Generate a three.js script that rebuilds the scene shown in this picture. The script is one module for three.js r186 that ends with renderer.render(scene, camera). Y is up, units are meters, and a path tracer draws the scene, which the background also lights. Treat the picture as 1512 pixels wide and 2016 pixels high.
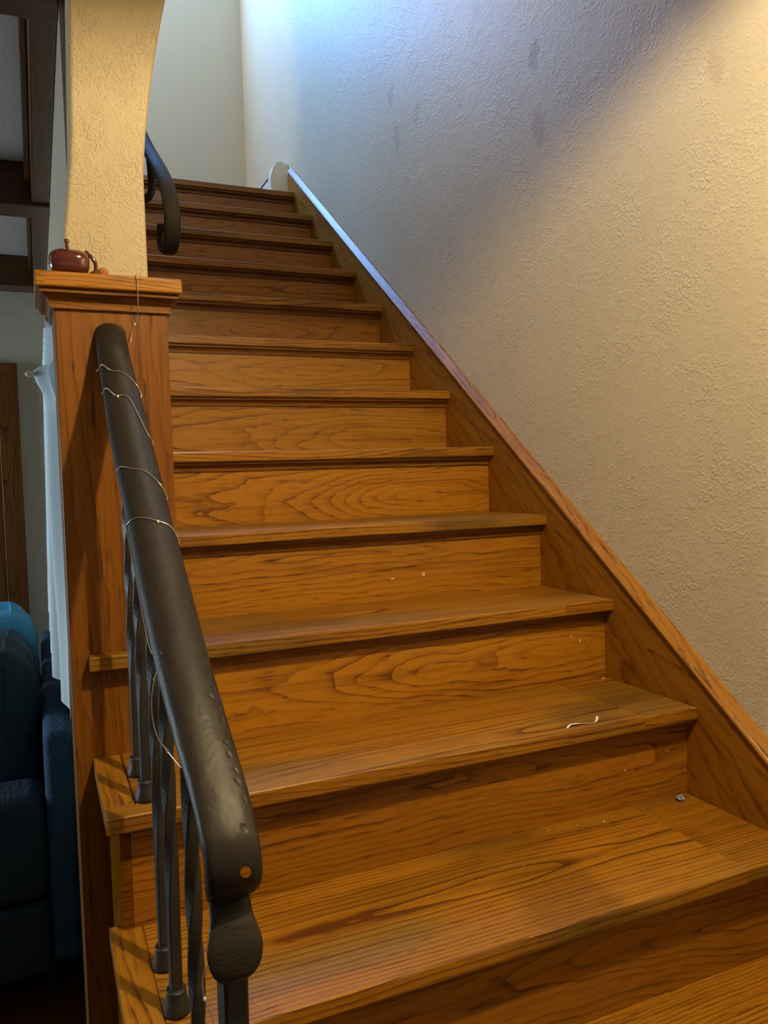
import * as THREE from 'three';
import { RectAreaLightUniformsLib } from 'three/addons/lights/RectAreaLightUniformsLib.js';
import { RoundedBoxGeometry } from 'three/addons/geometries/RoundedBoxGeometry.js';
import { mergeGeometries, mergeVertices, toCreasedNormals } from 'three/addons/utils/BufferGeometryUtils.js';
import { Brush, Evaluator, SUBTRACTION } from 'three-bvh-csg';

// ------------------------------------------------------------------ camera, light, exposure
RectAreaLightUniformsLib.init();
const scene = new THREE.Scene();
const camera = new THREE.PerspectiveCamera(65.66, 1512 / 2016, 0.03, 60);
camera.rotation.order = 'YXZ';
camera.position.set(-1.2243, 0.8796, 0.7102);
camera.rotation.set(-0.0477, -0.4099, -0.0303);
const renderer = new THREE.WebGLRenderer({ antialias: true });
renderer.toneMapping = THREE.LinearToneMapping;
renderer.toneMappingExposure = 1.0;
renderer.shadowMap.enabled = true;
scene.background = new THREE.Color(0.45, 0.62, 0.9);          // plain daylight sky, only reached through the windows

const LAMP = [-0.62, 2.05, 0.4], LAMP_COLOR = new THREE.Color(1.0, 0.78, 0.45), LAMP_CD = 7.8;
const UP_LAMP = [-1.7, 4.4, -3.45], UP_COLOR = new THREE.Color(1.0, 0.7, 0.34), UP_CD = 3.4;
const hallLight = new THREE.PointLight(LAMP_COLOR, LAMP_CD);
hallLight.position.set(...LAMP); hallLight.castShadow = true; hallLight.shadow.radius = 1.2; scene.add(hallLight);
const upLight = new THREE.PointLight(UP_COLOR, UP_CD);
upLight.position.set(...UP_LAMP); upLight.castShadow = true; upLight.shadow.radius = 4; scene.add(upLight);
const PENDANT = [-0.5, 2.95, -1.15], PENDANT_COLOR = new THREE.Color(1.0, 0.82, 0.58);
const pendantLight = new THREE.PointLight(PENDANT_COLOR, 1.15);
pendantLight.position.set(...PENDANT); pendantLight.castShadow = true; pendantLight.shadow.radius = 2.5; scene.add(pendantLight);
const LAND_WIN = { x0: -1.9, x1: -0.36, y0: 3.72, y1: 4.6, z: -4.09 };
const LIV_WIN = { z0: -3.4, z1: -2.1, y0: 0.2, y1: 1.55, x: -5 };
function windowLight(w, color, intensity) {   // just inside the pane, facing into the room
  const side = w.x !== undefined, l = new THREE.RectAreaLight(color, intensity, (side ? w.z1 - w.z0 : w.x1 - w.x0) - 0.1, w.y1 - w.y0 - 0.1), y = (w.y0 + w.y1) / 2;
  if (side) { l.position.set(w.x + 0.015, y, (w.z0 + w.z1) / 2); l.lookAt(w.x + 5, y, l.position.z); } else { l.position.set((w.x0 + w.x1) / 2, y, w.z + 0.015); l.lookAt(l.position.x, y, w.z + 5); }
  scene.add(l);
}
windowLight(LAND_WIN, new THREE.Color(0.16, 0.42, 1.0), 47);
windowLight(LIV_WIN, new THREE.Color(0.72, 0.88, 1.0), 21);

// ------------------------------------------------------------------ helpers
const used = {};
const numbered = (n) => { used[n] = (used[n] ?? -1) + 1; return used[n] ? n + '_' + String(used[n]).padStart(3, '0') : n; };
function mesh(name, geo, mat, parent) {
  const m = new THREE.Mesh(geo, mat); m.castShadow = m.receiveShadow = true;
  m.name = parent ? name : numbered(name);
  if (parent) { const same = parent.children.filter((c) => c.name.replace(/_\d{3}$/, '') === name).length; if (same) m.name += '_' + String(same).padStart(3, '0'); }
  (parent ?? scene).add(m); return m;
}
function thing(name, label, category, pos = [0, 0, 0], group) {
  const o = new THREE.Group(); o.name = numbered(name); o.position.set(...pos); scene.add(o);
  o.userData = { label, category }; if (group) o.userData.group = group; return o;
}
function tag(o, label, category, group) { Object.assign(o.userData, { label, category }); if (group) o.userData.group = group; return o; }
function struct(name, geo, mat, parent) { const m = mesh(name, geo, mat, parent); if (!parent) m.userData.kind = 'structure'; return m; }
// geometry placed in world, moved so that its parent's base is the origin
const shift = (g, o) => g.translate(-o.position.x, -o.position.y, -o.position.z);
function rng(seed) { let s = seed >>> 0; return () => { s = (s + 0x6D2B79F5) | 0; let t = Math.imul(s ^ (s >>> 15), 1 | s); t = (t + Math.imul(t ^ (t >>> 7), 61 | t)) ^ t; return ((t ^ (t >>> 14)) >>> 0) / 4294967296; }; }
const TAB = new Float32Array(65536); { const r = rng(7); for (let i = 0; i < 65536; i++) TAB[i] = r() * 2 - 1; }
function noise(x, y, s = 0) {
  const xi = Math.floor(x), yi = Math.floor(y); let fx = x - xi, fy = y - yi; fx = fx * fx * (3 - 2 * fx); fy = fy * fy * (3 - 2 * fy);
  const a = ((yi + s * 57) & 255) << 8, b = ((yi + 1 + s * 57) & 255) << 8, c = (xi + s * 31) & 255, d = (xi + 1 + s * 31) & 255;
  const p = TAB[a | c], q = TAB[a | d], r = TAB[b | c], t = TAB[b | d];
  return p + (q - p) * fx + (r - p + (p - q - r + t) * fx) * fy;
}
function pnoise(x, y, n, s) {   // periodic over n cells
  const xi = Math.floor(x), yi = Math.floor(y); let fx = x - xi, fy = y - yi; fx = fx * fx * (3 - 2 * fx); fy = fy * fy * (3 - 2 * fy);
  const X = (v) => ((v % n) + n) % n, h = (i, j) => TAB[((X(j) * 131 + s * 977) & 255) << 8 | ((X(i) + s * 53) & 255)];
  const p = h(xi, yi), q = h(xi + 1, yi), r = h(xi, yi + 1), t = h(xi + 1, yi + 1);
  return p + (q - p) * fx + (r - p + (p - q - r + t) * fx) * fy;
}
const sm = (a, b, x) => { x = Math.min(1, Math.max(0, (x - a) / (b - a))); return x * x * (3 - 2 * x); };
const enc = (v) => 255 * (v <= 0.0031308 ? 12.92 * v : 1.055 * Math.pow(v, 1 / 2.4) - 0.055);
function tex(w, h, data, srgb) {
  const t = new THREE.DataTexture(data, w, h); t.magFilter = THREE.LinearFilter; t.minFilter = THREE.LinearMipmapLinearFilter; t.generateMipmaps = true;
  t.wrapS = t.wrapT = THREE.RepeatWrapping; if (srgb) t.colorSpace = THREE.SRGBColorSpace; t.needsUpdate = true; return t;
}
// box mapping: 'a' is the index of the long axis; uv in units of (len, wid) from the origin o
function boxUV(geo, a, len, wid, o = [0, 0, 0], dir = null) {
  const g = geo.index ? geo.toNonIndexed() : geo, p = g.attributes.position, uv = new Float32Array(p.count * 2), A = new THREE.Vector3(), B = new THREE.Vector3(), C = new THREE.Vector3();
  const e0 = dir ? dir.clone().normalize() : new THREE.Vector3().setComponent(a, 1), oo = new THREE.Vector3(...o);
  const others = dir ? [new THREE.Vector3(1, 0, 0), new THREE.Vector3().crossVectors(new THREE.Vector3(1, 0, 0), e0)] : [0, 1, 2].filter((i) => i !== a).map((i) => new THREE.Vector3().setComponent(i, 1));
  for (let i = 0; i < p.count; i += 3) {
    A.fromBufferAttribute(p, i); B.fromBufferAttribute(p, i + 1); C.fromBufferAttribute(p, i + 2);
    const n = B.clone().sub(A).cross(C.clone().sub(A)), na = [e0, ...others].map((v) => Math.abs(n.dot(v)));
    let U = e0, V;
    if (na[0] > na[1] && na[0] > na[2]) { U = others[0]; V = others[1]; } else V = na[1] > na[2] ? others[1] : others[0];
    [A, B, C].forEach((q, k) => { const d = q.clone().sub(oo); uv[(i + k) * 2] = d.dot(U) / len; uv[(i + k) * 2 + 1] = d.dot(V) / wid; });
  }
  g.setAttribute('uv', new THREE.BufferAttribute(uv, 2)); return g;
}
const bx = (x0, x1, y0, y1, z0, z1) => new THREE.BoxGeometry(x1 - x0, y1 - y0, z1 - z0).translate((x0 + x1) / 2, (y0 + y1) / 2, (z0 + z1) / 2);
const rbx = (x0, x1, y0, y1, z0, z1, r = 0.004, s = 2) => new RoundedBoxGeometry(x1 - x0, y1 - y0, z1 - z0, s, r).translate((x0 + x1) / 2, (y0 + y1) / 2, (z0 + z1) / 2);
// polygon in the (x, z) plane raised from y0 to y1
function slab(points, y0, y1, b) {
  const s = new THREE.Shape(points.map(([x, z]) => new THREE.Vector2(x, -z)));
  return new THREE.ExtrudeGeometry(s, { depth: y1 - y0 - 2 * b, bevelEnabled: b > 0, bevelSize: b, bevelThickness: b, bevelOffset: -b, bevelSegments: 3 }).rotateX(-Math.PI / 2).translate(0, y0 + b, 0);
}
// polygon in the (z, y) plane, thick from x0 to x1
function side(points, x0, x1, b = 0) {
  const s = new THREE.Shape(points.map(([z, y]) => new THREE.Vector2(-z, y)));
  return new THREE.ExtrudeGeometry(s, { depth: x1 - x0 - 2 * b, bevelEnabled: b > 0, bevelSize: b, bevelThickness: b, bevelOffset: -b, bevelSegments: 2 }).rotateY(Math.PI / 2).translate(x0 + b, 0, 0);
}
// polygon in the (z, y) plane drawn along x: z is measured from zf
const alongX = (pts, zf, y, x0, x1) => side(pts.map(([z, dy]) => [zf + z, y + dy]), x0, x1);
// strip swept along a curve; cross(s) gives [b, n] points: b along x, n along the in-plane normal
function sweep(curve, steps, cross, opts = {}) {
  const pos = [], idx = [], uv = [], X = opts.side ?? new THREE.Vector3(1, 0, 0); let m = 0;
  for (let i = 0; i <= steps; i++) {
    const s = i / steps, P = curve.getPointAt(s), T = curve.getTangentAt(s), B = X.clone().addScaledVector(T, -X.dot(T)).normalize(), N = new THREE.Vector3().crossVectors(T, B).normalize();
    const tw = opts.twist ? opts.twist(s) : 0, c = Math.cos(tw), q = Math.sin(tw), pts = cross(s); m = pts.length;
    pts.forEach(([b, n], k) => { const bb = b * c - n * q, nn = b * q + n * c, v = P.clone().addScaledVector(B, bb).addScaledVector(N, nn); pos.push(v.x, v.y, v.z); uv.push(s * (opts.len ?? 1), k / m); });
  }
  for (let i = 0; i < steps; i++) for (let k = 0; k < m; k++) { const a = i * m + k, b = i * m + (k + 1) % m, c = a + m, d = b + m; idx.push(a, b, c, b, d, c); }
  for (const e of [0, steps]) { const c = pos.length / 3; let x = 0, y = 0, z = 0; for (let k = 0; k < m; k++) { x += pos[(e * m + k) * 3]; y += pos[(e * m + k) * 3 + 1]; z += pos[(e * m + k) * 3 + 2]; }
    pos.push(x / m, y / m, z / m); uv.push(0, 0); for (let k = 0; k < m; k++) { const a = e * m + k, b = e * m + (k + 1) % m; if (e) idx.push(a, b, c); else idx.push(b, a, c); } }
  const g = new THREE.BufferGeometry(); g.setAttribute('position', new THREE.Float32BufferAttribute(pos, 3)); g.setAttribute('uv', new THREE.Float32BufferAttribute(uv, 2)); g.setIndex(idx); g.computeVertexNormals();
  return g;
}
const curve3 = (pts, t = 0.5) => new THREE.CatmullRomCurve3(pts.map((p) => new THREE.Vector3(...p)), false, 'catmullrom', t);
const tube = (pts, r, seg = 40, rad = 6, t = 0.5) => new THREE.TubeGeometry(curve3(pts, t), seg, r, rad);
const lathe = (pts, seg = 24) => new THREE.LatheGeometry(pts.map(([r, y]) => new THREE.Vector2(r, y)), seg);

// ------------------------------------------------------------------ materials
// Oak: the rings of a trunk cut by the board. u runs along the board, v across it, both in metres.
const WOOD = { light: [0.43, 0.178, 0.008], dark: [0.105, 0.03, 0.003], olive: [0.27, 0.15, 0.02], red: [0.26, 0.078, 0.008] };
function oakMap(len, wid, seed, o = {}) {
  const w = Math.min(2048, Math.round(len * (o.px ?? 1150))), h = Math.max(32, Math.round(wid * (o.px ?? 1150) * 1.25)), data = new Uint8Array(w * h * 4), r = rng(seed * 7919 + 13);
  const kind = o.kind ?? (r() < 0.8 ? 'plain' : 'rift'), wk = kind === 'rift' ? 0.3 : 1, line = o.line ?? 1, v0 = wid * (0.2 + 0.6 * r()), d0 = kind === 'plain' ? 0.012 + 0.03 * r() : 0.05 + 0.05 * r(), tilt = (kind === 'plain' ? 0.05 + 0.06 * r() : 0.012) * (r() < 0.5 ? 1 : -1);
  const ring = o.ring ?? (kind === 'plain' ? 0.0105 + 0.006 * r() : 0.0042), s = seed % 50, tone = o.tone ?? 1, red = o.red ?? 0.12, u0 = len * (-0.25 + 1.5 * r());
  for (let j = 0; j < h; j++) {
    const vv = j / h * wid;
    for (let i = 0; i < w; i++) {
      const uu = i / w * len; let u = uu, v = vv, sd = s, tn = tone, olive = o.olive ?? 0.15;
      if (o.seam !== undefined && uu > o.seam) { u = uu * 0.93 + 3.1; v = vv + 0.61 * wid; sd = s + 5; tn = tone * 0.87; olive = 0; }
      const wob = (noise(u * 4.5, v * 14, sd) * 0.012 + noise(u * 13, v * 40, sd + 1) * 0.0042 + noise(u * 45, v * 90, sd + 2) * 0.0012) * wk;
      const dv = v - v0 - noise(u * 1.7, 3.3, sd + 3) * 0.035, dd = d0 + tilt * Math.abs(uu - u0) + noise(u * 2.3, v * 5, sd + 4) * 0.018 * wk;
      const F = (Math.sqrt(dv * dv + dd * dd) + wob) / ring, p = F - Math.floor(F), amp = 0.6 + 0.5 * noise(Math.floor(F) * 1.7, u * 2, sd + 6);
      const streak = 0.5 * noise(u * 2.6, v * 85, sd + 8) + 0.38 * noise(u * 7, v * 190, sd + 12) + 0.3 * noise(u * 16, v * 400, sd + 13);
      let dark = Math.exp(-p * 6.5) * sm(0, 0.06, p) * (kind === 'rift' ? 1.9 : 1.1) * line * amp + 0.1 * (1 - p);
      const pore = noise(u * 32, v * 310, sd + 7);
      dark += sm(0.3, 0.85, pore) * (0.14 + 0.45 * Math.exp(-p * 3)) + sm(0.0, 0.75, streak) * 0.42 * (o.streak ?? 1) + streak * 0.08;
      dark = Math.min(1, Math.max(0, dark));
      const big = noise(u * 2.1, v * 6, sd + 9), bl = noise(u * 7, v * 13, sd + 10), t = tn * (1 + 0.1 * big + 0.05 * bl) * (1 - (o.smudge ?? 0) * sm(0.35, 0.75, noise(u * 4.3, v * 10, sd + 14))), ol = Math.min(1, Math.max(0, olive + (o.wear ?? 0) * sm(0.05, 0.7, noise(u * 3.2, v * 9, sd + 11)))), rd = Math.min(1, Math.max(0, red + 0.15 * bl));
      const k = (j * w + i) * 4;
      for (let c = 0; c < 3; c++) { let L = WOOD.light[c]; L += (WOOD.olive[c] - L) * ol; L += (WOOD.red[c] - L) * rd; data[k + c] = enc((L + (WOOD.dark[c] - L) * dark) * t); }
      data[k + 3] = 255;
    }
  }
  return tex(w, h, data, true);
}
function oak(len, wid, seed, o = {}) {
  const map = oakMap(len, wid, seed, o);
  return new THREE.MeshPhysicalMaterial({ map, roughness: o.rough ?? 0.42, clearcoat: o.coat ?? 0.15, clearcoatRoughness: 0.25, bumpMap: map, bumpScale: 0.0005, specularIntensity: o.spec ?? 0.45 });
}
// sprayed plaster: bumps of a few millimetres, some flattened
function plasterBump(n, cells, seed, coarse) {
  const d = new Uint8Array(n * n * 4);
  for (let j = 0; j < n; j++) for (let i = 0; i < n; i++) {
    const x = i / n, y = j / n, a = pnoise(x * cells, y * cells, cells, seed), b = pnoise(x * cells * 2, y * cells * 2, cells * 2, seed + 1), c = pnoise(x * cells / 4, y * cells / 4, cells / 4, seed + 2), e = pnoise(x * 6, y * 6, 6, seed + 3);
    const v = sm(-0.15, 0.75, a * 0.75 + b * 0.35 + c * coarse) * (0.55 + 0.3 * e) + 0.2 * (c + 1) / 2 + 0.06 * b;
    const k = (j * n + i) * 4; d[k] = d[k + 1] = d[k + 2] = Math.max(0, Math.min(255, v * 200)); d[k + 3] = 255;
  }
  return tex(n, n, d, false);
}
const bumpFine = plasterBump(1024, 128, 3, 0.35), bumpRough = plasterBump(512, 64, 9, 0.3);
const repeated = (t, r) => { const c = t.clone(); c.repeat.set(r, r); c.needsUpdate = true; return c; };
// plaster walls have uv in metres
const plaster = (color, bump, rep, scale, rough = 0.5, extra = {}) => new THREE.MeshPhysicalMaterial({ color: new THREE.Color(...color), roughness: rough, bumpMap: repeated(bump, rep), bumpScale: scale, ...extra });
// the wall beside the stairs: cream paint with rubbed tan spots; map laid over 6 m x 6 m of wall
function stairWallMap() {
  const n = 2048, M = 6, d = new Uint8Array(n * n * 4), base = [0.63, 0.545, 0.365];
  const spots = [[1.957, -1.079, 0.028, 0.055, 0.8], [1.774, -1.063, 0.03, 0.06, 0.55], [1.646, -0.471, 0.03, 0.03, 0.4], [2.251, -1.973, 0.03, 0.045, 0.55], [2.103, -1.771, 0.025, 0.05, 0.4], [2.093, -1.94, 0.03, 0.05, 0.45], [2.26, -1.36, 0.03, 0.1, 0.3]];
  for (let j = 0; j < n; j++) for (let i = 0; i < n; i++) {
    const y = j / n * M - 1, z = i / n * M - 4.5, v = 1 + 0.03 * noise(y * 1.7, z * 1.7, 1) + 0.02 * noise(y * 9, z * 9, 2) + 0.015 * noise(y * 50, z * 50, 4); let st = 0;
    for (const [sy, sz, rz, ry, a] of spots) { const q = Math.hypot((y - sy + (z - sz) * 0.4) / ry, (z - sz) / rz); if (q < 1.6) st = Math.max(st, 0.75 * a * sm(1.15, 0.55, q + 0.3 * noise(y * 60, z * 60, 5))); }
    const k = (j * n + i) * 4, t = [0.42, 0.27, 0.12];
    for (let c = 0; c < 3; c++) d[k + c] = enc((base[c] + (t[c] - base[c]) * st) * v); d[k + 3] = 255;
  }
  const t = tex(n, n, d, true); t.repeat.set(1 / M, 1 / M); t.offset.set(4.5 / M, 1 / M); return t;
}
const wallStairMat = new THREE.MeshPhysicalMaterial({ map: stairWallMap(), roughness: 0.52, bumpMap: repeated(bumpFine, 1.6), bumpScale: 0.001, specularIntensity: 0.85 });
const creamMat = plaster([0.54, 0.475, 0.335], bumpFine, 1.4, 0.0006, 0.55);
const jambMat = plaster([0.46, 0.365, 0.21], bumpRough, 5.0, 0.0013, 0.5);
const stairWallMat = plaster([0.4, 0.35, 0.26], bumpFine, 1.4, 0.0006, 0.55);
const livingMat = plaster([0.42, 0.405, 0.345], bumpFine, 1.4, 0.0007, 0.6);
const ceilMat = plaster([0.72, 0.7, 0.66], bumpFine, 1, 0.0006, 0.8);
const rnd = (c, r, m = 0, e = {}) => new THREE.MeshPhysicalMaterial({ color: new THREE.Color(...c), roughness: r, metalness: m, ...e });
const ironBump = (() => { const n = 512, d = new Uint8Array(n * n * 4); for (let j = 0; j < n; j++) for (let i = 0; i < n; i++) { const x = i / n, y = j / n, a = pnoise(x * 14, y * 6, 14, 3), b = pnoise(x * 60, y * 60, 60, 5), e = sm(0.45, 0.95, pnoise(x * 40, y * 10, 40, 8)); const k = (j * n + i) * 4; d[k] = d[k + 1] = d[k + 2] = 128 + 60 * a + 14 * b - 50 * e; d[k + 3] = 255; } return tex(n, n, d, false); })();
const railBump = (() => { // hammered face: soft waves, and a row of chisel dents along the stair-side edge
  const w = 2048, h = 256, d = new Uint8Array(w * h * 4), r = rng(5), dents = []; for (let i = 0; i < 46; i++) dents.push([0.3 + 0.64 * i / 46 + 0.006 * r(), 0.13 + 0.06 * r() + 0.05 * (i % 5 === 0), 0.0028 + 0.002 * r(), 0.02 + 0.02 * r(), r() < 0.72 ? 1 : 0]);
  for (let j = 0; j < h; j++) for (let i = 0; i < w; i++) { const x = i / w, y = j / h; let v = 150 + 34 * noise(x * 46, y * 9, 3) + 12 * noise(x * 260, y * 34, 5); for (const [a, b, rx, ry, on] of dents) if (on) { const q = Math.hypot((x - a + (y - b) * 0.04) / rx, (y - b) / ry); if (q < 1) v -= 95 * (1 - q * q); } const k = (j * w + i) * 4; d[k] = d[k + 1] = d[k + 2] = Math.max(0, v); d[k + 3] = 255; } return tex(w, h, d, false); })();
const iron = rnd([0.019, 0.0155, 0.012], 0.46, 0.05, { bumpMap: railBump, bumpScale: 0.002, specularIntensity: 0.5 });
const ironDull = rnd([0.02, 0.018, 0.016], 0.62, 0, { bumpMap: railBump, bumpScale: 0.001, specularIntensity: 0.06 });
const ironPlain = rnd([0.017, 0.016, 0.015], 0.48, 0.1, { bumpMap: ironBump, bumpScale: 0.0004 });
const whitePaint = rnd([0.72, 0.70, 0.62], 0.4);

// ------------------------------------------------------------------ the staircase: rise, run, nosing
const H = 0.19, D = 0.2583, O = 0.032, T = 0.027, XL = -1.155, NEWEL_Z = -3 * D - O, WALL_L = -1.015, FLOOR = -0.57, CEIL = 1.94, HALL_CEIL = 2.2, UP_CEIL = 4.75, BACK = -4.09;
const wallUV = (g) => boxUV(g, 2, 1, 1);      // u along z (or x on walls that face z), v up: both in metres

// ---- shell
struct('wall_right', wallUV(bx(0.02, 0.14, FLOOR, UP_CEIL, BACK - 0.1, 2.7)), wallStairMat);
{ // wall at the landing with a window opening
  const w = LAND_WIN, s = new THREE.Shape([[-2.7, 2.1], [0.02, 2.1], [0.02, UP_CEIL], [-2.7, UP_CEIL]].map((p) => new THREE.Vector2(...p)));
  s.holes.push(new THREE.Path([[w.x0, w.y0], [w.x1, w.y0], [w.x1, w.y1], [w.x0, w.y1]].map((p) => new THREE.Vector2(...p))));
  struct('wall_back', boxUV(new THREE.ExtrudeGeometry(s, { depth: 0.12, bevelEnabled: false }).translate(0, 0, BACK - 0.12), 0, 1, 1), creamMat);
}
const FAR = -3.5;
struct('wall_far', boxUV(bx(-5, WALL_L, FLOOR, CEIL, FAR - 0.12, FAR), 0, 1, 1), livingMat);
{ // outer wall of the living room with its window opening
  const w = LIV_WIN, P = (a) => a.map(([z, y]) => new THREE.Vector2(-z, y)), s = new THREE.Shape(P([[2.7, FLOOR], [2.7, HALL_CEIL], [FAR, HALL_CEIL], [FAR, FLOOR]]));
  s.holes.push(new THREE.Path(P([[w.z0, w.y0], [w.z1, w.y0], [w.z1, w.y1], [w.z0, w.y1]])));
  struct('wall_left', wallUV(new THREE.ExtrudeGeometry(s, { depth: 0.12, bevelEnabled: false }).rotateY(Math.PI / 2).translate(-5.12, 0, 0)), livingMat);
}
struct('wall_front', boxUV(bx(-5, 0.02, FLOOR, HALL_CEIL, 2.6, 2.7), 0, 1, 1), livingMat);
struct('wall_landing', wallUV(bx(-2.7, -2.6, 2.1, UP_CEIL, BACK, -3.3)), creamMat);
struct('wall_hall', boxUV(bx(-2.7, -1.15, 2.1, UP_CEIL, -3.3, -3.2), 0, 1, 1), creamMat);
struct('wall_header', boxUV(mergeGeometries([bx(-1.15, 0.02, HALL_CEIL, UP_CEIL, -0.76, -0.66), bx(-5, -1.15, CEIL, HALL_CEIL + 0.1, -0.76, -0.66)]), 0, 1, 1), creamMat);
// wall between stairs and living room: starts behind the newel, reaches up past the upper floor
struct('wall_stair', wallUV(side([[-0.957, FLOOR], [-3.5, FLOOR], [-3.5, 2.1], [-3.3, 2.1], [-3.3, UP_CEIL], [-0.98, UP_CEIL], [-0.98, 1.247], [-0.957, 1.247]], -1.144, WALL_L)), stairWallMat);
{ // plaster end of that wall, standing on the newel cap and flaring to the right as it rises
  const pts = [[-1.166, 1.247]];
  for (let i = 0; i <= 20; i++) { const y = 1.247 + (2.6 - 1.247) * i / 20, q = Math.max(0, y - 1.46); pts.push([WALL_L - 0.003 + 0.1 * q + 0.22 * q * q, y]); }
  for (let i = 20; i >= 1; i--) { const y = 1.247 + (2.6 - 1.247) * i / 20; pts.push([-1.166 + 0.022 * sm(1.26, 1.5, y) + 0.03 * Math.max(0, y - 1.45), y]); }
  const s = new THREE.Shape(pts.map((p) => new THREE.Vector2(...p)));
  const g = new THREE.ExtrudeGeometry(s, { depth: 0.135, bevelEnabled: true, bevelSize: 0.007, bevelThickness: 0.007, bevelOffset: -0.007, bevelSegments: 4 }).translate(0, 0, -0.972);
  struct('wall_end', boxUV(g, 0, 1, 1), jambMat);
}
// ceilings and floors
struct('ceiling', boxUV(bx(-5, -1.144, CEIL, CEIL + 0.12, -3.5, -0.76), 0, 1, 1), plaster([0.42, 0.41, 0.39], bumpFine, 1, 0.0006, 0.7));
struct('ceiling_001', boxUV(bx(-5, 0.02, HALL_CEIL, HALL_CEIL + 0.1, -0.66, 2.7), 0, 1, 1), ceilMat);
struct('ceiling_002', boxUV(bx(-2.7, 0.02, UP_CEIL, UP_CEIL + 0.1, BACK - 0.1, -0.66), 0, 1, 1), ceilMat);
const floorMat = oak(2.4, 0.6, 71, { kind: 'rift', px: 400, tone: 0.42, red: 0.8, rough: 0.4 });
struct('floor', boxUV(bx(-5, 0.02, FLOOR - 0.1, FLOOR, -3.5, 2.6), 0, 2.4, 0.6), floorMat);
struct('floor_001', boxUV(bx(-2.6, 0.02, 2.12, 2.28, BACK, -12 * D - 0.12), 0, 2.4, 0.6), floorMat);
// coffered living-room ceiling: dark oak beams
const beamMat = oak(1.6, 0.16, 72, { kind: 'rift', px: 500, tone: 0.27, red: 0.7, rough: 0.38, coat: 0.4 });
const beam = (x0, x1, z0, z1, y0 = 1.8) => struct('trim_' + (beam.n = (beam.n ?? 0) + 1), boxUV(rbx(x0, x1, y0, CEIL, z0, z1, 0.006), x1 - x0 > z1 - z0 ? 0 : 2, 1.6, 0.16), beamMat);
for (const [a, b] of [[-0.9, -1.045], [-2.19, -2.33], [-3.36, -3.5]]) beam(-5, -1.1442, b, a, 1.8);
for (const [a, b] of [[-1.045, -2.19], [-2.33, -3.36]]) { beam(-1.2, -1.1442, b, a, 1.81); beam(-1.218, -1.2, b, a, 1.87); beam(-2.3, -2.15, b, a, 1.8); }
// windows
function windowUnit(n, w) {
  const g = new THREE.Group(); g.name = 'window_' + n; g.userData.kind = 'structure'; scene.add(g);
  const side = w.x !== undefined, a0 = side ? w.z0 : w.x0, a1 = side ? w.z1 : w.x1, at = side ? w.x : w.z;
  const B = (p0, p1, q0, q1, d0, d1) => side ? bx(at + d0, at + d1, q0, q1, p0, p1) : bx(p0, p1, q0, q1, at + d0, at + d1);
  mesh('window_frame', mergeGeometries([B(a0, a0 + 0.05, w.y0, w.y1, -0.12, 0.01), B(a1 - 0.05, a1, w.y0, w.y1, -0.12, 0.01), B(a0 + 0.05, a1 - 0.05, w.y0, w.y0 + 0.05, -0.12, 0.01), B(a0 + 0.05, a1 - 0.05, w.y1 - 0.05, w.y1, -0.12, 0.01)]), beamMat, g);
  mesh('pane', B(a0 + 0.05, a1 - 0.05, w.y0 + 0.05, w.y1 - 0.05, -0.07, -0.066), new THREE.MeshPhysicalMaterial({ transmission: 1, roughness: 0.02, thickness: 0, emissive: new THREE.Color(0.35, 0.5, 0.8), emissiveIntensity: 0.4 }), g);
}
windowUnit(1, LAND_WIN); windowUnit(2, LIV_WIN);
{ // door in the living room's far wall
  const g = new THREE.Group(); g.name = 'door_1'; g.userData.kind = 'structure'; scene.add(g);
  const m = oak(2.0, 0.2, 73, { kind: 'rift', px: 500, tone: 0.5, red: 0.75 }), z = FAR, y1 = 1.46, x1 = -1.29;
  mesh('door_frame', boxUV(mergeGeometries([rbx(x1 - 0.09, x1, FLOOR, y1, z, z + 0.03), rbx(x1 - 0.98, x1 - 0.89, FLOOR, y1, z, z + 0.03), rbx(x1 - 0.89, x1 - 0.09, y1 - 0.09, y1, z, z + 0.03)].map((q) => q.toNonIndexed())), 1, 2, 0.2), m, g);
  mesh('door_panel', boxUV(rbx(x1 - 0.89, x1 - 0.09, FLOOR, y1 - 0.09, z, z + 0.018), 1, 2, 0.2), m, g);
}

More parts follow.
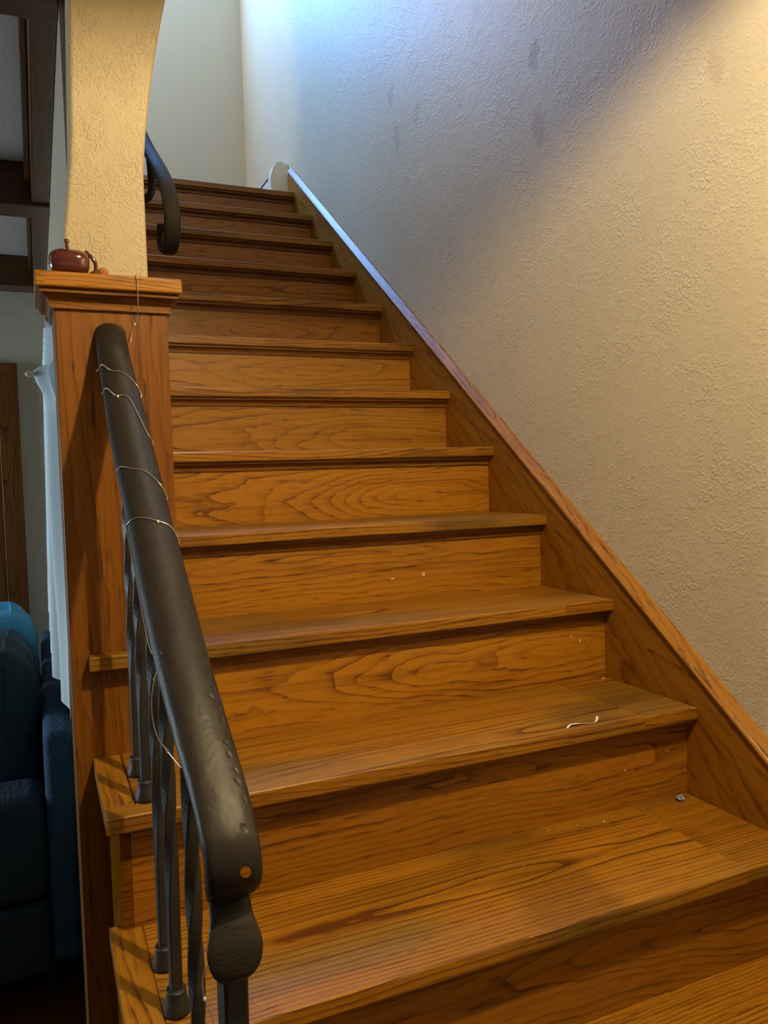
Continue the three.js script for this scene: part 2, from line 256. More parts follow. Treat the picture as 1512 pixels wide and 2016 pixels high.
// ---- stairs
const stairs = thing('staircase', 'varnished oak staircase with wide grained treads and risers climbing beside the cream wall', 'staircase', [-0.55, FLOOR, -0.5]);
const st = (name, g, m, p = stairs) => mesh(name, p === stairs ? shift(g, stairs) : g, m, p);
const treadMats = [], treads = [], risers = [];
for (let k = -2; k <= 12; k++) {
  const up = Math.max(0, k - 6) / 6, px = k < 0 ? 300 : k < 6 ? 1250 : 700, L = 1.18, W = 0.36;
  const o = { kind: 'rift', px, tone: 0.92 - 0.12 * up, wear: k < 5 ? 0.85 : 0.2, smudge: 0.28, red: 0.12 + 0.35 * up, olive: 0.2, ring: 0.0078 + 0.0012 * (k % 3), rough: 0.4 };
  if (k === 1) o.seam = 1.165 - 0.15; if (k === 2) o.seam = 1.165 - 0.14; if (k === 3) o.seam = 1.165 - 0.134;
  const m = oak(L, W, 20 + k, o), zf = -k * D, zb = k === 12 ? zf - 0.12 : zf - D - O - 0.018, y1 = k * H, y0 = y1 - T, org = [-1.165, y0, zb];
  let g, ret;
  if (k <= 2) {
    const xs = -1.108, cr = k === 2 ? 0.0015 : 0.0001; g = slab([[XL, zf], [0, zf], [0, zb], [xs, zb], [xs, zf - 0.045], [XL, zf - 0.045]], y0, y1, 0.004);
    ret = slab([[XL, zf - 0.0455], [xs - cr, zf - 0.0455], [xs - cr, k === 2 ? NEWEL_Z + 0.0005 : zb], [XL, k === 2 ? NEWEL_Z + 0.0005 : zb]], y0, y1, k === 2 ? 0.0012 : 0.0004);
  } else if (k === 3) g = slab([[XL, zf], [0, zf], [0, zb], [-0.989, zb], [-0.989, NEWEL_Z + 0.0005], [XL, NEWEL_Z + 0.0005]], y0, y1, 0.004);
  else { const x0 = k === 12 ? WALL_L + 0.001 : WALL_L + 0.001; g = slab([[x0, zf], [0, zf], [0, zb], [x0, zb]], y0, y1, 0.004); }
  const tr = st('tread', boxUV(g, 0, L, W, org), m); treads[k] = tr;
  if (ret) mesh('return_board', shift(boxUV(ret, 2, 0.36, 0.2, org), stairs), treadReturn(k), tr);
}
function treadReturn(k) { return oak(0.36, 0.2, 60 + k, { kind: 'rift', px: 700, tone: 0.95, olive: 0.3, line: 0.55 }); }
for (let k = -2; k <= 12; k++) {
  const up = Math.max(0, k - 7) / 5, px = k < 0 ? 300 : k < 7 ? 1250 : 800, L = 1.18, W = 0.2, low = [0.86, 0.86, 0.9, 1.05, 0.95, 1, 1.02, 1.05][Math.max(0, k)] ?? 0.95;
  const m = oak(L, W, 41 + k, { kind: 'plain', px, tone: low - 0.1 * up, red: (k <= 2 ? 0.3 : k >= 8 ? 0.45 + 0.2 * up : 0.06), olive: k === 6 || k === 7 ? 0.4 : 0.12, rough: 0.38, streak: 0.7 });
  const zf = -k * D - O, y0 = (k - 1) * H, y1 = k * H - T, x0 = k <= 2 ? -1.119 : k === 3 ? -0.9895 : WALL_L + 0.001;
  const g = boxUV(bx(x0, 0, y0, y1, zf - 0.018, zf), 0, L, W, [-1.165, y0, zf]);
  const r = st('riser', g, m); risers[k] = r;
  // moulding under the nosing: fillet, cove, bead
  const prof = [[0, 0], [0.022, 0], [0.022, -0.006]];
  for (let i = 0; i <= 6; i++) { const a = i / 6 * Math.PI / 2; prof.push([0.0195 - 0.013 * Math.sin(a), -0.0075 - 0.013 * (1 - Math.cos(a))]); }
  prof.push([0.0065, -0.023], [0, -0.023]);
  if (k > -2) st('nosing_moulding', boxUV(alongX(prof, zf, y1, x0, -0.0005), 0, L, W, [-1.165, y1 - 0.03, zf]), treadMould(k));
}
function treadMould(k) { const i = Math.max(0, Math.min(2, Math.floor((k + 2) / 5))); return (treadMats[i] ??= oak(1.18, 0.1, 80 + i, { kind: 'rift', px: 700, tone: 0.72 - 0.1 * i, red: 0.35 + 0.15 * i })); }
{ // stepped outer string under the open tread ends
  const p = []; for (let k = -2; k <= 2; k++) { p.push([-k * D - O + 0.0005, (k - 1) * H], [-k * D - O + 0.0005, k * H - T]); }
  p.push([NEWEL_Z + 0.0005, 2 * H - T], [NEWEL_Z + 0.0005, FLOOR]);
  st('outer_string', boxUV(side(p, -1.135, -1.1195), 2, 1.2, 0.8), oak(1.2, 0.8, 90, { kind: 'rift', px: 350, tone: 0.5, red: 0.6, coat: 0, rough: 1, spec: 0 }));
}
const slopeDir = new THREE.Vector3(0, H, -D).normalize();
{ // skirt board against the wall and its cap
  const line = (z, off) => -z * H / D + off, zt = -3.19, skirtMat = oak(4.6, 0.34, 91, { kind: 'plain', px: 445, tone: 0.8, red: 0.3, ring: 0.02, olive: 0.1, line: 0.7, streak: 0.6 });
  const p = [[0.6, FLOOR], [0.6, line(0.6, 0.062)], [zt, line(zt, 0.062)], [zt, 2.28], [zt, 2.0], [-0.4, FLOOR]];
  st('stair_skirt', boxUV(side(p, 0.0005, 0.0195), 2, 4.6, 0.34, [0, -1.1, 0.9], slopeDir), skirtMat);
  const n = new THREE.Vector3(0, D, H).normalize(), start = new THREE.Vector3(0.0195, line(0.6, 0.063), 0.6), L = (0.6 - zt) / -slopeDir.z;
  const prof = [[0, 0], [0.0225, 0], [0.0245, 0.002], [0.0245, 0.005], [0.022, 0.008], [0.0205, 0.009], [0.006, 0.0235], [0, 0.0245]];
  const g = new THREE.ExtrudeGeometry(new THREE.Shape(prof.map((q) => new THREE.Vector2(...q))), { depth: L, bevelEnabled: false });
  g.applyMatrix4(new THREE.Matrix4().makeBasis(new THREE.Vector3(-1, 0, 0), n, slopeDir).setPosition(start));
  st('skirt_cap', boxUV(g, 2, 4.6, 0.2, [0, -1.1, 0.9], slopeDir), oak(4.6, 0.2, 92, { kind: 'rift', px: 445, tone: 0.95, red: 0.2, rough: 0.42, coat: 0.25 }));
}

// ---- newel post
{
  const x0 = -1.185, x1 = -0.99, z1 = NEWEL_Z, z0 = -0.9565, np = thing('newel_post', 'square oak newel post with a wide moulded cap at the open stair side', 'newel post', [-1.0875, FLOOR, -0.88]);
  const P = (n, g, m) => mesh(n, shift(g, np), m, np);
  const shaft = oak(1.8, 0.36, 95, { kind: 'plain', px: 900, tone: 0.66, red: 0.6, ring: 0.02, olive: 0, line: 0.75 });
  P('shaft', boxUV(rbx(x0, x1, FLOOR, 1.19, z0, z1, 0.003), 1, 1.8, 0.36, [x0, FLOOR, z0]), shaft);
  const capM = oak(0.4, 0.3, 96, { kind: 'rift', px: 1400, tone: 1, red: 0.1, ring: 0.006 }), trimM = oak(0.4, 0.12, 97, { kind: 'rift', px: 1000, tone: 0.6, red: 0.45 });
  const ring = (o, y0, y1) => bx(x0 - o, x1 + o, y0, y1, z0 - o + 0.002, z1 + o);
  P('cap', boxUV(rbx(x0 - 0.029, x1 + 0.024, 1.2185, 1.2455, z0 - 0.024, z1 + 0.032, 0.004, 3), 0, 0.4, 0.3), capM);
  P('moulding', boxUV(rbx(x0 - 0.022, x1 + 0.018, 1.21, 1.2185, z0 - 0.018, z1 + 0.024, 0.002), 0, 0.4, 0.12), trimM);
  { // cove with a square step beneath, four-sided
    const prof = [[0, 1.187], [0.006, 1.187], [0.006, 1.195]]; for (let i = 0; i <= 6; i++) { const a = i / 6 * Math.PI / 2; prof.push([0.006 + 0.012 * (1 - Math.cos(a)), 1.195 + 0.013 * Math.sin(a)]); } prof.push([0.018, 1.21], [0, 1.21]);
    const pos = [], corner = [[-1, 1], [1, 1], [1, -1], [-1, -1]], at = (c, [o, y]) => [corner[c][0] < 0 ? x0 - o : x1 + o, y, corner[c][1] > 0 ? z1 + o : z0 - o];
    for (let c = 0; c < 4; c++) for (let i = 0; i < prof.length - 1; i++) { const a = at(c, prof[i]), b = at((c + 1) % 4, prof[i]), e = at(c, prof[i + 1]), f = at((c + 1) % 4, prof[i + 1]); pos.push(...a, ...b, ...f, ...a, ...f, ...e); }
    const g = new THREE.BufferGeometry(); g.setAttribute('position', new THREE.Float32BufferAttribute(pos, 3)); g.computeVertexNormals();
    P('cove_moulding', boxUV(g, 0, 0.4, 0.12), trimM);
  }
}

// ---- iron handrail with twisted balusters
{
  const rail = thing('handrail', 'dark hammered iron handrail with twisted bars rising from the lower treads to the newel', 'handrail', [-1.085, 0, -0.3]);
  const P = (n, g, m, p = rail) => mesh(n, shift(g, rail), m, p), xr = (z) => -1.0925 + (z + 0.807) * 0.017 - 0.0035 * sm(-0.75, -0.5, z) * (1 - sm(-0.2, -0.03, z)), top = (z) => 0.5605 - 0.7357 * z;
  const path = [[xr(-0.8), 1.15, -0.8065], [xr(-0.8), 1.134, -0.785]]; for (let z = -0.74; z < -0.06; z += 0.07) path.push([xr(z), top(z) - 0.0215 + 0.0095 * sm(-0.26, -0.05, z), z]);
  path.push([-1.078, top(-0.04) - 0.012, -0.04], [-1.077, 0.552, -0.011], [-1.076, 0.536, -0.001], [-1.076, 0.517, 0.0015], [-1.076, 0.501, -0.006], [-1.077, 0.4915, -0.0165], [-1.078, 0.485, -0.022]);
  const c = curve3(path), len = c.getLength();
  const cross = (s) => { // domed strap
    const end = Math.max(0, (s * len - (len - 0.035)) / 0.035), e2 = sm(0.72, 0.93, s), w = (0.0265 + 0.0036 * (1 - e2) * sm(0, 0.25, s) + 0.0004 * Math.sin(s * 23)) * (1 - 0.22 * end * end), t = 0.0175 * (1 - 0.5 * e2) * (1 - 0.4 * end), p = [];
    for (let i = 0; i <= 10; i++) { const a = Math.PI * i / 10; p.push([w * Math.cos(a), -0.003 + (t + 0.003) * Math.pow(Math.sin(a), 0.95 - 0.35 * e2)]); }
    p.push([-w, -0.0045], [-w * 0.85, -0.0062], [w * 0.85, -0.0062], [w, -0.0045]);
    return p;
  };
  let g = sweep(c, 150, cross, { len: 1 });
  { // nail hole through the turned-down end
    const ev = new Evaluator(); ev.attributes = ['position', 'normal', 'uv'];
    const a = new Brush(g), cyl = new THREE.CylinderGeometry(0.005, 0.005, 0.08, 14).rotateX(Math.PI / 2 - 0.48).rotateY(-0.22).translate(-1.0665, 0.5195, 0.004), b = new Brush(cyl); a.updateMatrixWorld(); b.updateMatrixWorld();
    g = ev.evaluate(a, b, SUBTRACTION).geometry;
  }
  P('rail', g, iron);
  { // flattened round leaf curling forward under the turned end
    const sp = curve3([[-1.078, 0.4885, -0.02], [-1.0785, 0.476, -0.009], [-1.079, 0.457, 0.003], [-1.0795, 0.44, 0.008], [-1.08, 0.428, 0.008], [-1.08, 0.4205, 0.003]]);
    P('leaf_terminal', sweep(sp, 40, (s) => { const w = (0.0195 + 0.0065 * sm(0.15, 0.6, s)) * Math.sqrt(Math.max(0.02, 1 - Math.pow(Math.max(0, (s - 0.55) / 0.45), 2.2))), q = []; for (let i = 0; i < 16; i++) { const a = i / 16 * Math.PI * 2; q.push([w * Math.cos(a), 0.0042 * Math.sin(a) * (1 + 0.5 * (1 - s))]); } return q; }, { len: 0.2 }), iron);
  }
  const shoeGeo = (x, y, z, r) => lathe([[0.0001, 0], [r, 0], [r * 1.02, 0.004], [r * 0.96, 0.01], [r * 0.8, 0.021], [r * 0.74, 0.026], [r * 0.78, 0.029], [r * 0.72, 0.033], [0.0001, 0.033]], 20).translate(x, y, z);
  function bar(x, z, y0, y1, s, turns, name, taper = 0) {
    const cv = new THREE.LineCurve3(new THREE.Vector3(x, y0 + 0.02, z), new THREE.Vector3(x + 0.003, y1, z));
    const sq = (k) => { const e = s / 2 * (1 + taper * k), b = e * 0.78; return [[e, b], [b, e], [-b, e], [-e, b], [-e, -b], [-b, -e], [b, -e], [e, -b]]; };
    const gg = toCreasedNormals(sweep(cv, 70, sq, { side: new THREE.Vector3(1, 0, 0), twist: (k) => turns * Math.PI * 2 * sm(0.18, 0.95, k) + 0.15 }), 0.6);
    const m = P(name, gg, ironPlain); P('shoe', shoeGeo(x, y0, z, s * 1.15), ironPlain, m); return m;
  }
  for (const [z, k] of [[-0.685, 2], [-0.568, 2], [-0.426, 1], [-0.321, 1], [-0.16, 0]]) bar(-1.0905, z, k * H, top(z) - 0.026, 0.0148, 0.9, 'baluster');
  bar(-1.082, -0.012, 0, 0.472, 0.021, 0, 'end_post', 0.15);
}
// ---- upper handrail on the stair wall
{
  const up = thing('wall_handrail', 'short dark iron wall handrail with a curled lower end behind the plaster wall end', 'handrail', [-0.95, 1.5, -1.1]);
  const P = (n, g, m) => mesh(n, shift(g, up), m, up), X = -0.95;
  const c = curve3([[X, 2.55, -2.47], [X, 2.1, -1.85], [X, 1.80, -1.44], [X, 1.69, -1.288], [X, 1.622, -1.185], [X, 1.54, -1.06], [X, 1.468, -0.973], [X, 1.41, -0.944], [X, 1.37, -0.965], [X, 1.358, -1.01], [X, 1.376, -1.05], [X, 1.405, -1.062], [X, 1.425, -1.045]]);
  P('rail', sweep(c, 160, () => { const q = []; for (let i = 0; i <= 8; i++) { const a = Math.PI * i / 8; q.push([0.0165 * Math.cos(a), -0.002 + 0.008 * Math.pow(Math.sin(a), 0.8)]); } q.push([-0.0165, -0.005], [0.0165, -0.005]); return q; }, { len: 1 }), ironDull);
  P('bracket', sweep(curve3([[X, 1.632, -1.222], [X, 1.585, -1.212], [X - 0.002, 1.548, -1.212], [X - 0.015, 1.532, -1.212], [X - 0.04, 1.532, -1.212], [WALL_L + 0.002, 1.54, -1.212]]), 40, () => [[0.008, 0.008], [-0.008, 0.008], [-0.008, -0.008], [0.008, -0.008]], { side: new THREE.Vector3(0, 0, 1) }), ironDull);
  P('bracket', sweep(curve3([[X, 2.3, -2.13], [X, 2.25, -2.12], [X - 0.015, 2.2, -2.12], [X - 0.04, 2.2, -2.12], [WALL_L + 0.002, 2.21, -2.12]]), 30, () => [[0.008, 0.008], [-0.008, 0.008], [-0.008, -0.008], [0.008, -0.008]], { side: new THREE.Vector3(0, 0, 1) }), ironDull);
}

// ---- baseboard heater on the landing
{
  const ht = thing('baseboard_heater', 'white metal baseboard heater along the wall on the upper landing', 'heater', [-0.03, 2.28, -3.6]);
  const prof = [[0.0195, 0], [0.0195, 0.19], [-0.02, 0.2], [-0.045, 0.19], [-0.06, 0.165], [-0.075, 0.12], [-0.075, 0.0]];
  const ext = (p, z0, z1) => shift(new THREE.ExtrudeGeometry(new THREE.Shape(p.map(([x, y]) => new THREE.Vector2(x, y + 2.28))), { depth: z1 - z0, bevelEnabled: true, bevelSize: 0.002, bevelThickness: 0.002, bevelOffset: -0.002, bevelSegments: 2 }).translate(0, 0, z0), ht);
  const m = rnd([0.74, 0.72, 0.62], 0.35);
  mesh('end_cap', ext(prof, -3.29, -3.245), m, ht);
  mesh('cover', ext([[0.0195, 0.01], [0.0195, 0.18], [-0.035, 0.18], [-0.05, 0.165], [-0.05, 0.15], [-0.068, 0.12], [-0.068, 0.01]], -4.05, -3.292), m, ht);
  mesh('slot', shift(bx(-0.0635, -0.047, 2.28 + 0.135, 2.28 + 0.143, -4.05, -3.296), ht), rnd([0.03, 0.03, 0.03], 0.6), ht);
}

// ---- ceiling lamps
function ceilingLamp(label, at, ceil, color, rim) {
  const o = thing('ceiling_light', label, 'lamp', [at[0], ceil, at[2]]);
  const dropRim = ceil - (at[1] - rim);
  const shade = lathe([[0.22, -dropRim], [0.224, -dropRim], [0.224, 0], [0.04, 0], [0.04, -0.004], [0.22, -0.004], [0.22, -dropRim]], 40);
  mesh('shade', shade, rnd([0.8, 0.74, 0.62], 0.95, 0, { transmission: 0.1, thickness: 0, side: THREE.DoubleSide }), o);
  mesh('bulb', new THREE.SphereGeometry(0.024, 20, 14).translate(0, at[1] - ceil, 0), new THREE.MeshStandardMaterial({ color: 0xffffff, emissive: color, emissiveIntensity: 3 }), o);
  mesh('socket', new THREE.CylinderGeometry(0.014, 0.016, ceil - at[1] - 0.022, 16).translate(0, -(ceil - at[1] - 0.022) / 2, 0), ironPlain, o);
}
ceilingLamp('flush ceiling lamp with a frosted drum shade over the stair foot', LAMP, HALL_CEIL, LAMP_COLOR, 0.061);
{
  const o = thing('pendant_lamp', 'small globe pendant hanging on a long cord over the middle of the stairs', 'lamp', [PENDANT[0], UP_CEIL, PENDANT[2]]), dy = PENDANT[1] - UP_CEIL;
  mesh('globe', new THREE.SphereGeometry(0.06, 28, 20).translate(0, dy, 0), new THREE.MeshStandardMaterial({ color: 0xffffff, emissive: PENDANT_COLOR, emissiveIntensity: 1.5 }), o);
  mesh('cord', new THREE.CylinderGeometry(0.004, 0.004, -dy - 0.09, 10).translate(0, (dy + 0.09) / 2, 0), ironPlain, o);
  mesh('fitter', lathe([[0.0001, 0.03], [0.02, 0.03], [0.026, 0.0], [0.03, -0.012], [0.0001, -0.012]]).translate(0, dy + 0.065, 0), ironPlain, o);
  mesh('canopy', lathe([[0.0001, 0], [0.05, 0], [0.045, -0.015], [0.01, -0.03], [0.0001, -0.03]]), ironPlain, o);
}
ceilingLamp('flush ceiling lamp over the upper landing', UP_LAMP, UP_CEIL, UP_COLOR, -0.12);

// ------------------------------------------------------------------ living room: sofa, cushions, curtain
const weave = (() => { const n = 256, d = new Uint8Array(n * n * 4); for (let j = 0; j < n; j++) for (let i = 0; i < n; i++) { const v = 128 + 70 * pnoise(i / n * 16, j / n * 64, 16, 4) * 0.8 + 40 * pnoise(i / n * 64, j / n * 64, 64, 6), k = (j * n + i) * 4; d[k] = d[k + 1] = d[k + 2] = v; d[k + 3] = 255; } return tex(n, n, d, false); })();
const cloth = (c) => rnd(c, 0.85, 0, { bumpMap: weave, bumpScale: 0.003, sheen: 0.4, sheenRoughness: 0.6, sheenColor: new THREE.Color(c[0] * 1.5, c[1] * 1.5, c[2] * 1.5) });
{
  const so = thing('sofa', 'dark teal blue fabric sofa pushed against the far side of the stair wall', 'sofa', [-1.6, FLOOR, -2.5]);
  const body = cloth([0.005, 0.02, 0.04]), back = cloth([0.009, 0.05, 0.115]), P = (n, g, m = body) => mesh(n, shift(boxUV(g, 2, 0.4, 0.4), so), m, so), F = FLOOR;
  P('backrest', rbx(-1.245, -1.165, F + 0.12, 0.2, -3.3, -1.62, 0.025, 4), back);
  P('base', rbx(-2.1, -1.25, F + 0.1, F + 0.3, -3.3, -1.62, 0.02, 3));
  P('armrest', rbx(-2.12, -1.25, F + 0.305, F + 0.6, -1.82, -1.62, 0.04, 4)); P('armrest', rbx(-2.12, -1.25, F + 0.305, F + 0.6, -3.3, -3.1, 0.04, 4));
  for (const [a, b] of [[-3.095, -2.465], [-2.455, -1.825]]) P('seat_cushion', rbx(-2.1, -1.255, F + 0.302, F + 0.44, a, b, 0.04, 4));
  for (const [x, z] of [[-1.25, -1.72], [-2.03, -1.72], [-1.25, -3.2], [-2.03, -3.2]]) P('leg', new THREE.CylinderGeometry(0.022, 0.016, 0.1, 12).translate(x, F + 0.05, z), ironPlain);
}
function cushion(label, [x, y, z], [w, h, d], turn, tilt, color, seed) {
  const o = thing('cushion', label, 'cushion', [x, y, z]); o.rotation.set(0, turn, tilt);
  const g = mergeVertices(new RoundedBoxGeometry(w, h, d, 10, Math.min(w, d) * 0.35).deleteAttribute('uv').deleteAttribute('normal'), 1e-5), p = g.attributes.position;
  const g2 = new THREE.BoxGeometry(w, h, d, 14, 28, 28), q = g2.attributes.position;
  for (let i = 0; i < q.count; i++) {
    let X = q.getX(i) / (w / 2), Y = q.getY(i) / (h / 2), Z = q.getZ(i) / (d / 2);
    const e = (1 - Math.pow(Math.abs(Y), 4)) * (1 - Math.pow(Math.abs(Z), 4)), r = 0.28 + 0.72 * Math.pow(Math.max(0, e), 0.6), pin = 1 - 0.06 * (1 - Math.abs(Y * Z));
    const wr = 0.012 * noise(Y * 3 + Z * 2, Z * 7, seed) + 0.006 * noise(Y * 12, Z * 4, seed + 2);
    const rY = Math.pow(Math.abs(Y), 6) * Math.pow(Math.abs(Z), 6) * 0.08;
    q.setXYZ(i, X * w / 2 * r + Math.sign(X) * wr * e, Y * h / 2 * (pin - rY), Z * d / 2 * (pin - rY) + wr * 0.5);
  }
  g2.computeVertexNormals(); g2.translate(0, h / 2, 0);
  mesh('cover', g2, cloth(color), o);
  const ring = []; const N = 48; for (let i = 0; i < N; i++) { const a = i / N * Math.PI * 2, c = Math.cos(a), s = Math.sin(a), k = 1 / Math.pow(Math.pow(Math.abs(c), 8) + Math.pow(Math.abs(s), 8), 1 / 8); ring.push(new THREE.Vector3(0, h / 2 + s * k * h / 2 * 0.955, c * k * d / 2 * 0.955)); }
  for (const sx of [-1, 1]) mesh('piping', new THREE.TubeGeometry(new THREE.CatmullRomCurve3(ring.map((v) => v.clone().setX(sx * w / 2 * 0.27)), true), 120, 0.006, 6, true), cloth(color.map((v) => v * 1.25)), o);
}
const SEAT = FLOOR + 0.445;
cushion('bright blue cushion farthest along the sofa with a pale piped edge', [-1.40, SEAT, -2.85], [0.26, 0.52, 0.44], 0.05, -0.03, [0.08, 0.42, 0.8], 1);
cushion('blue cushion in the middle of the sofa between two other cushions', [-1.395, SEAT, -2.42], [0.26, 0.48, 0.36], -0.04, -0.02, [0.02, 0.085, 0.16], 2);
cushion('dark blue cushion nearest the sofa end with a wide piped edge', [-1.39, SEAT, -2.04], [0.26, 0.52, 0.36], 0.05, -0.02, [0.012, 0.04, 0.07], 3);
{ // curtain hanging on the living-room face of the stair wall
  const ct = thing('curtain', 'pale blue white gathered curtain hanging beside the newel post', 'curtain', [-1.19, 1.2, -1.2]);
  const nz = 80, ny = 120, pos = [], idx = [], uv = [];
  for (let j = 0; j <= ny; j++) for (let i = 0; i <= nz; i++) { const v = j / ny, u = i / nz, y = 1.2 - (0.8 - 0.17 * u) * v, z = -1.0 - 0.6 * u, near = 1 - (1 - sm(0, 0.3, u)) * sm(0.35, 1, v) * 0.9;
    const pinch = Math.exp(-Math.pow((u - 0.05) / 0.045, 2)) * sm(0.085, 0.118, v) * (1 - sm(0.118, 0.24, v));   // a fold drawn out to a point
    pos.push(-1.186 + ((0.013 + 0.008 * v) * Math.sin(u * 34 + 1.2 * Math.sin(v * 3)) - 0.008 * v) * near - 0.046 * pinch, y, z); uv.push(u * 0.6, v); }
  for (let j = 0; j < ny; j++) for (let i = 0; i < nz; i++) { const a = j * (nz + 1) + i; idx.push(a, a + 1, a + nz + 1, a + 1, a + nz + 2, a + nz + 1); }
  const g = new THREE.BufferGeometry(); g.setAttribute('position', new THREE.Float32BufferAttribute(pos, 3)); g.setAttribute('uv', new THREE.Float32BufferAttribute(uv, 2)); g.setIndex(idx); g.computeVertexNormals();
  const cm = rnd([0.7, 0.88, 0.96], 0.8, 0, { transmission: 0.3, thickness: 0, side: THREE.DoubleSide });
  mesh('drape', shift(g, ct), cm, ct);
  mesh('rod', shift(new THREE.CylinderGeometry(0.006, 0.006, 0.6, 12).rotateX(Math.PI / 2).translate(-1.19, 1.205, -1.3), ct), rnd([0.7, 0.72, 0.75], 0.3, 0.6), ct);
  mesh('tieback', shift(new THREE.SphereGeometry(0.0075, 14, 10).scale(1.2, 0.8, 1).translate(-1.2285, 1.1, -1.03), ct), rnd([0.8, 0.84, 0.86], 0.6), ct);
}

// ------------------------------------------------------------------ small things
{ // ceramic pot on the cap
  const z = -0.803, y = 1.2457, po = thing('ceramic_pot', 'small glossy dark red brown ceramic pot with knob and handle on the newel cap', 'pot', [-1.155, y, z]), gl = rnd([0.085, 0.018, 0.012], 0.12, 0, { clearcoat: 1, clearcoatRoughness: 0.05 });
  const b = new THREE.SphereGeometry(1, 36, 24), p = b.attributes.position;
  for (let i = 0; i < p.count; i++) { const X = p.getX(i), Y = p.getY(i), Z = p.getZ(i); p.setXYZ(i, Math.sign(X) * Math.pow(Math.abs(X), 0.6) * 0.034, Math.max(0, 0.022 + Math.sign(Y) * Math.pow(Math.abs(Y), 0.7) * 0.0225), Z * 0.022); }
  b.computeVertexNormals(); mesh('body', b, gl, po);
  mesh('knob', lathe([[0.0001, 0], [0.0045, 0.001], [0.0032, 0.008], [0.0034, 0.012], [0.0045, 0.0155], [0.0035, 0.019], [0.0001, 0.02]], 16).translate(-0.003, 0.0432, 0), gl, po);
  mesh('handle', tube([[0.022, 0.038, 0], [0.033, 0.037, 0.002], [0.0425, 0.024, 0.003], [0.042, 0.009, 0.002], [0.034, 0.004, 0]], 0.0036, 30, 10), gl, po);
  mesh('lug', lathe([[0.0001, 0], [0.004, 0], [0.0045, 0.004], [0.003, 0.008], [0.0001, 0.0085]], 14).rotateZ(-0.5).translate(0.027, 0.038, -0.003), gl, po);
  const sh = thing('shell_ornament', 'tiny amber brown shell shaped ornament beside the ceramic pot', 'ornament', [-1.1, y, z]);
  const s = new THREE.SphereGeometry(0.009, 24, 16), q = s.attributes.position;
  for (let i = 0; i < q.count; i++) { const X = q.getX(i), Y = q.getY(i), Z = q.getZ(i), k = 1 + 0.09 * Math.cos(Math.atan2(Y, X) * 9); q.setXYZ(i, X * k, Math.max(0, 0.0085 + Y * k), Z * 0.75 * k); }
  s.computeVertexNormals(); mesh('shell', s, rnd([0.34, 0.13, 0.05], 0.25, 0, { clearcoat: 0.6 }), sh);
  const foot = new THREE.SphereGeometry(0.008, 18, 12).scale(1.25, 0.55, 0.9), f = foot.attributes.position; for (let i = 0; i < f.count; i++) f.setY(i, Math.max(0, f.getY(i) + 0.0035)); foot.computeVertexNormals();
  mesh('foot', foot.translate(-0.009, 0, 0), gl, sh);
}
{ // fairy-light wire wound round the rail; points given as (offset across rail, along z, height over the rail's top)
  const w = thing('light_string', 'thin silver wire of tiny lights wound round the lower iron handrail', 'string lights', [-1.085, 0.9, -0.4]);
  const wire = rnd([0.72, 0.66, 0.55], 0.3, 0.85), bead = rnd([0.9, 0.8, 0.6], 0.2, 0, { clearcoat: 1 });
  const top = (z) => 0.5605 - 0.7357 * z, xc = (z) => -1.0925 + (z + 0.807) * 0.017 - 0.0035 * sm(-0.75, -0.5, z) * (1 - sm(-0.2, -0.03, z));
  const dome = (b) => 0.0175 * (Math.sqrt(Math.max(0, 1 - (b / 0.0298) ** 2)) - 1), R = (b, z, n = 0.0012) => { const q = dome(b) + n; return [xc(z) + b, top(z) + q * 0.81, z + q * 0.59]; }, seg = (pts, n = 60) => mesh('wire', shift(tube(pts, 0.0007, n, 5), w), wire, w);
  const bulb = (p) => mesh('tiny_bulb', new THREE.SphereGeometry(0.0016, 10, 8).scale(1, 1.6, 1).translate(p[0] - w.position.x, p[1] - w.position.y, p[2] - w.position.z), bead, w);
  const over = (za, zm, zb, kink = 0) => [R(-0.0308, za, -0.003), R(-0.0298, za + 0.003, 0.002), R(-0.024, za + 0.005, 0.0014), R(-0.013, zm - 0.008 + kink), R(0.006, zm + kink), R(0.022, zb - 0.008, 0.0014), R(0.03, zb, 0.001), R(0.031, zb + 0.003, -0.004), R(0.02, zb + 0.01, -0.021), R(-0.01, zb + 0.02, -0.0245)];
  // start on the cap, hang down its front, pass behind the rail
  seg([[-1.05, 1.2475, -0.84], [-1.047, 1.2475, -0.79], [-1.046, 1.2462, -0.7725], [-1.0455, 1.23, -0.7725], [-1.045, 1.2, -0.776], [-1.0465, 1.172, -0.79], [-1.056, 1.15, -0.795], [-1.064, 1.125, -0.79], ...over(-0.715, -0.68, -0.652)], 120);
  bulb([-1.0505, 1.163, -0.793]);
  seg([...over(-0.652, -0.61, -0.535, -0.004)]); bulb(R(-0.01, -0.618, 0.0015));
  seg([R(-0.01, -0.515, -0.024), ...over(-0.475, -0.452, -0.425)]);
  seg([R(-0.01, -0.405, -0.024), ...over(-0.378, -0.362, -0.348)]); bulb(R(0.006, -0.36, 0.0015));
  // long slack loop hanging from the rail over the bars
  const lp = [R(-0.0308, -0.385, -0.004), R(-0.031, -0.3, -0.004), R(-0.0308, -0.2, -0.004), [-1.108, 0.69, -0.185], [-1.116, 0.66, -0.19], [-1.12, 0.63, -0.195], [-1.117, 0.6, -0.19], [-1.108, 0.585, -0.17], [-1.1, 0.577, -0.14], [-1.093, 0.577, -0.1], [-1.09, 0.57, -0.075], R(-0.0272, -0.045, -0.002)];
  seg(lp, 120); bulb(lp[4]); bulb(lp[7]);
  const tail = [[-1.0985, 0.452, 0.006], [-1.105, 0.444, 0.006], [-1.109, 0.43, 0.004], [-1.108, 0.412, 0.004], [-1.103, 0.396, 0.006], [-1.1, 0.375, 0.008], [-1.102, 0.34, 0.006], [-1.1, 0.3, 0.0]];
  seg(tail, 70); bulb(tail[3]);
}
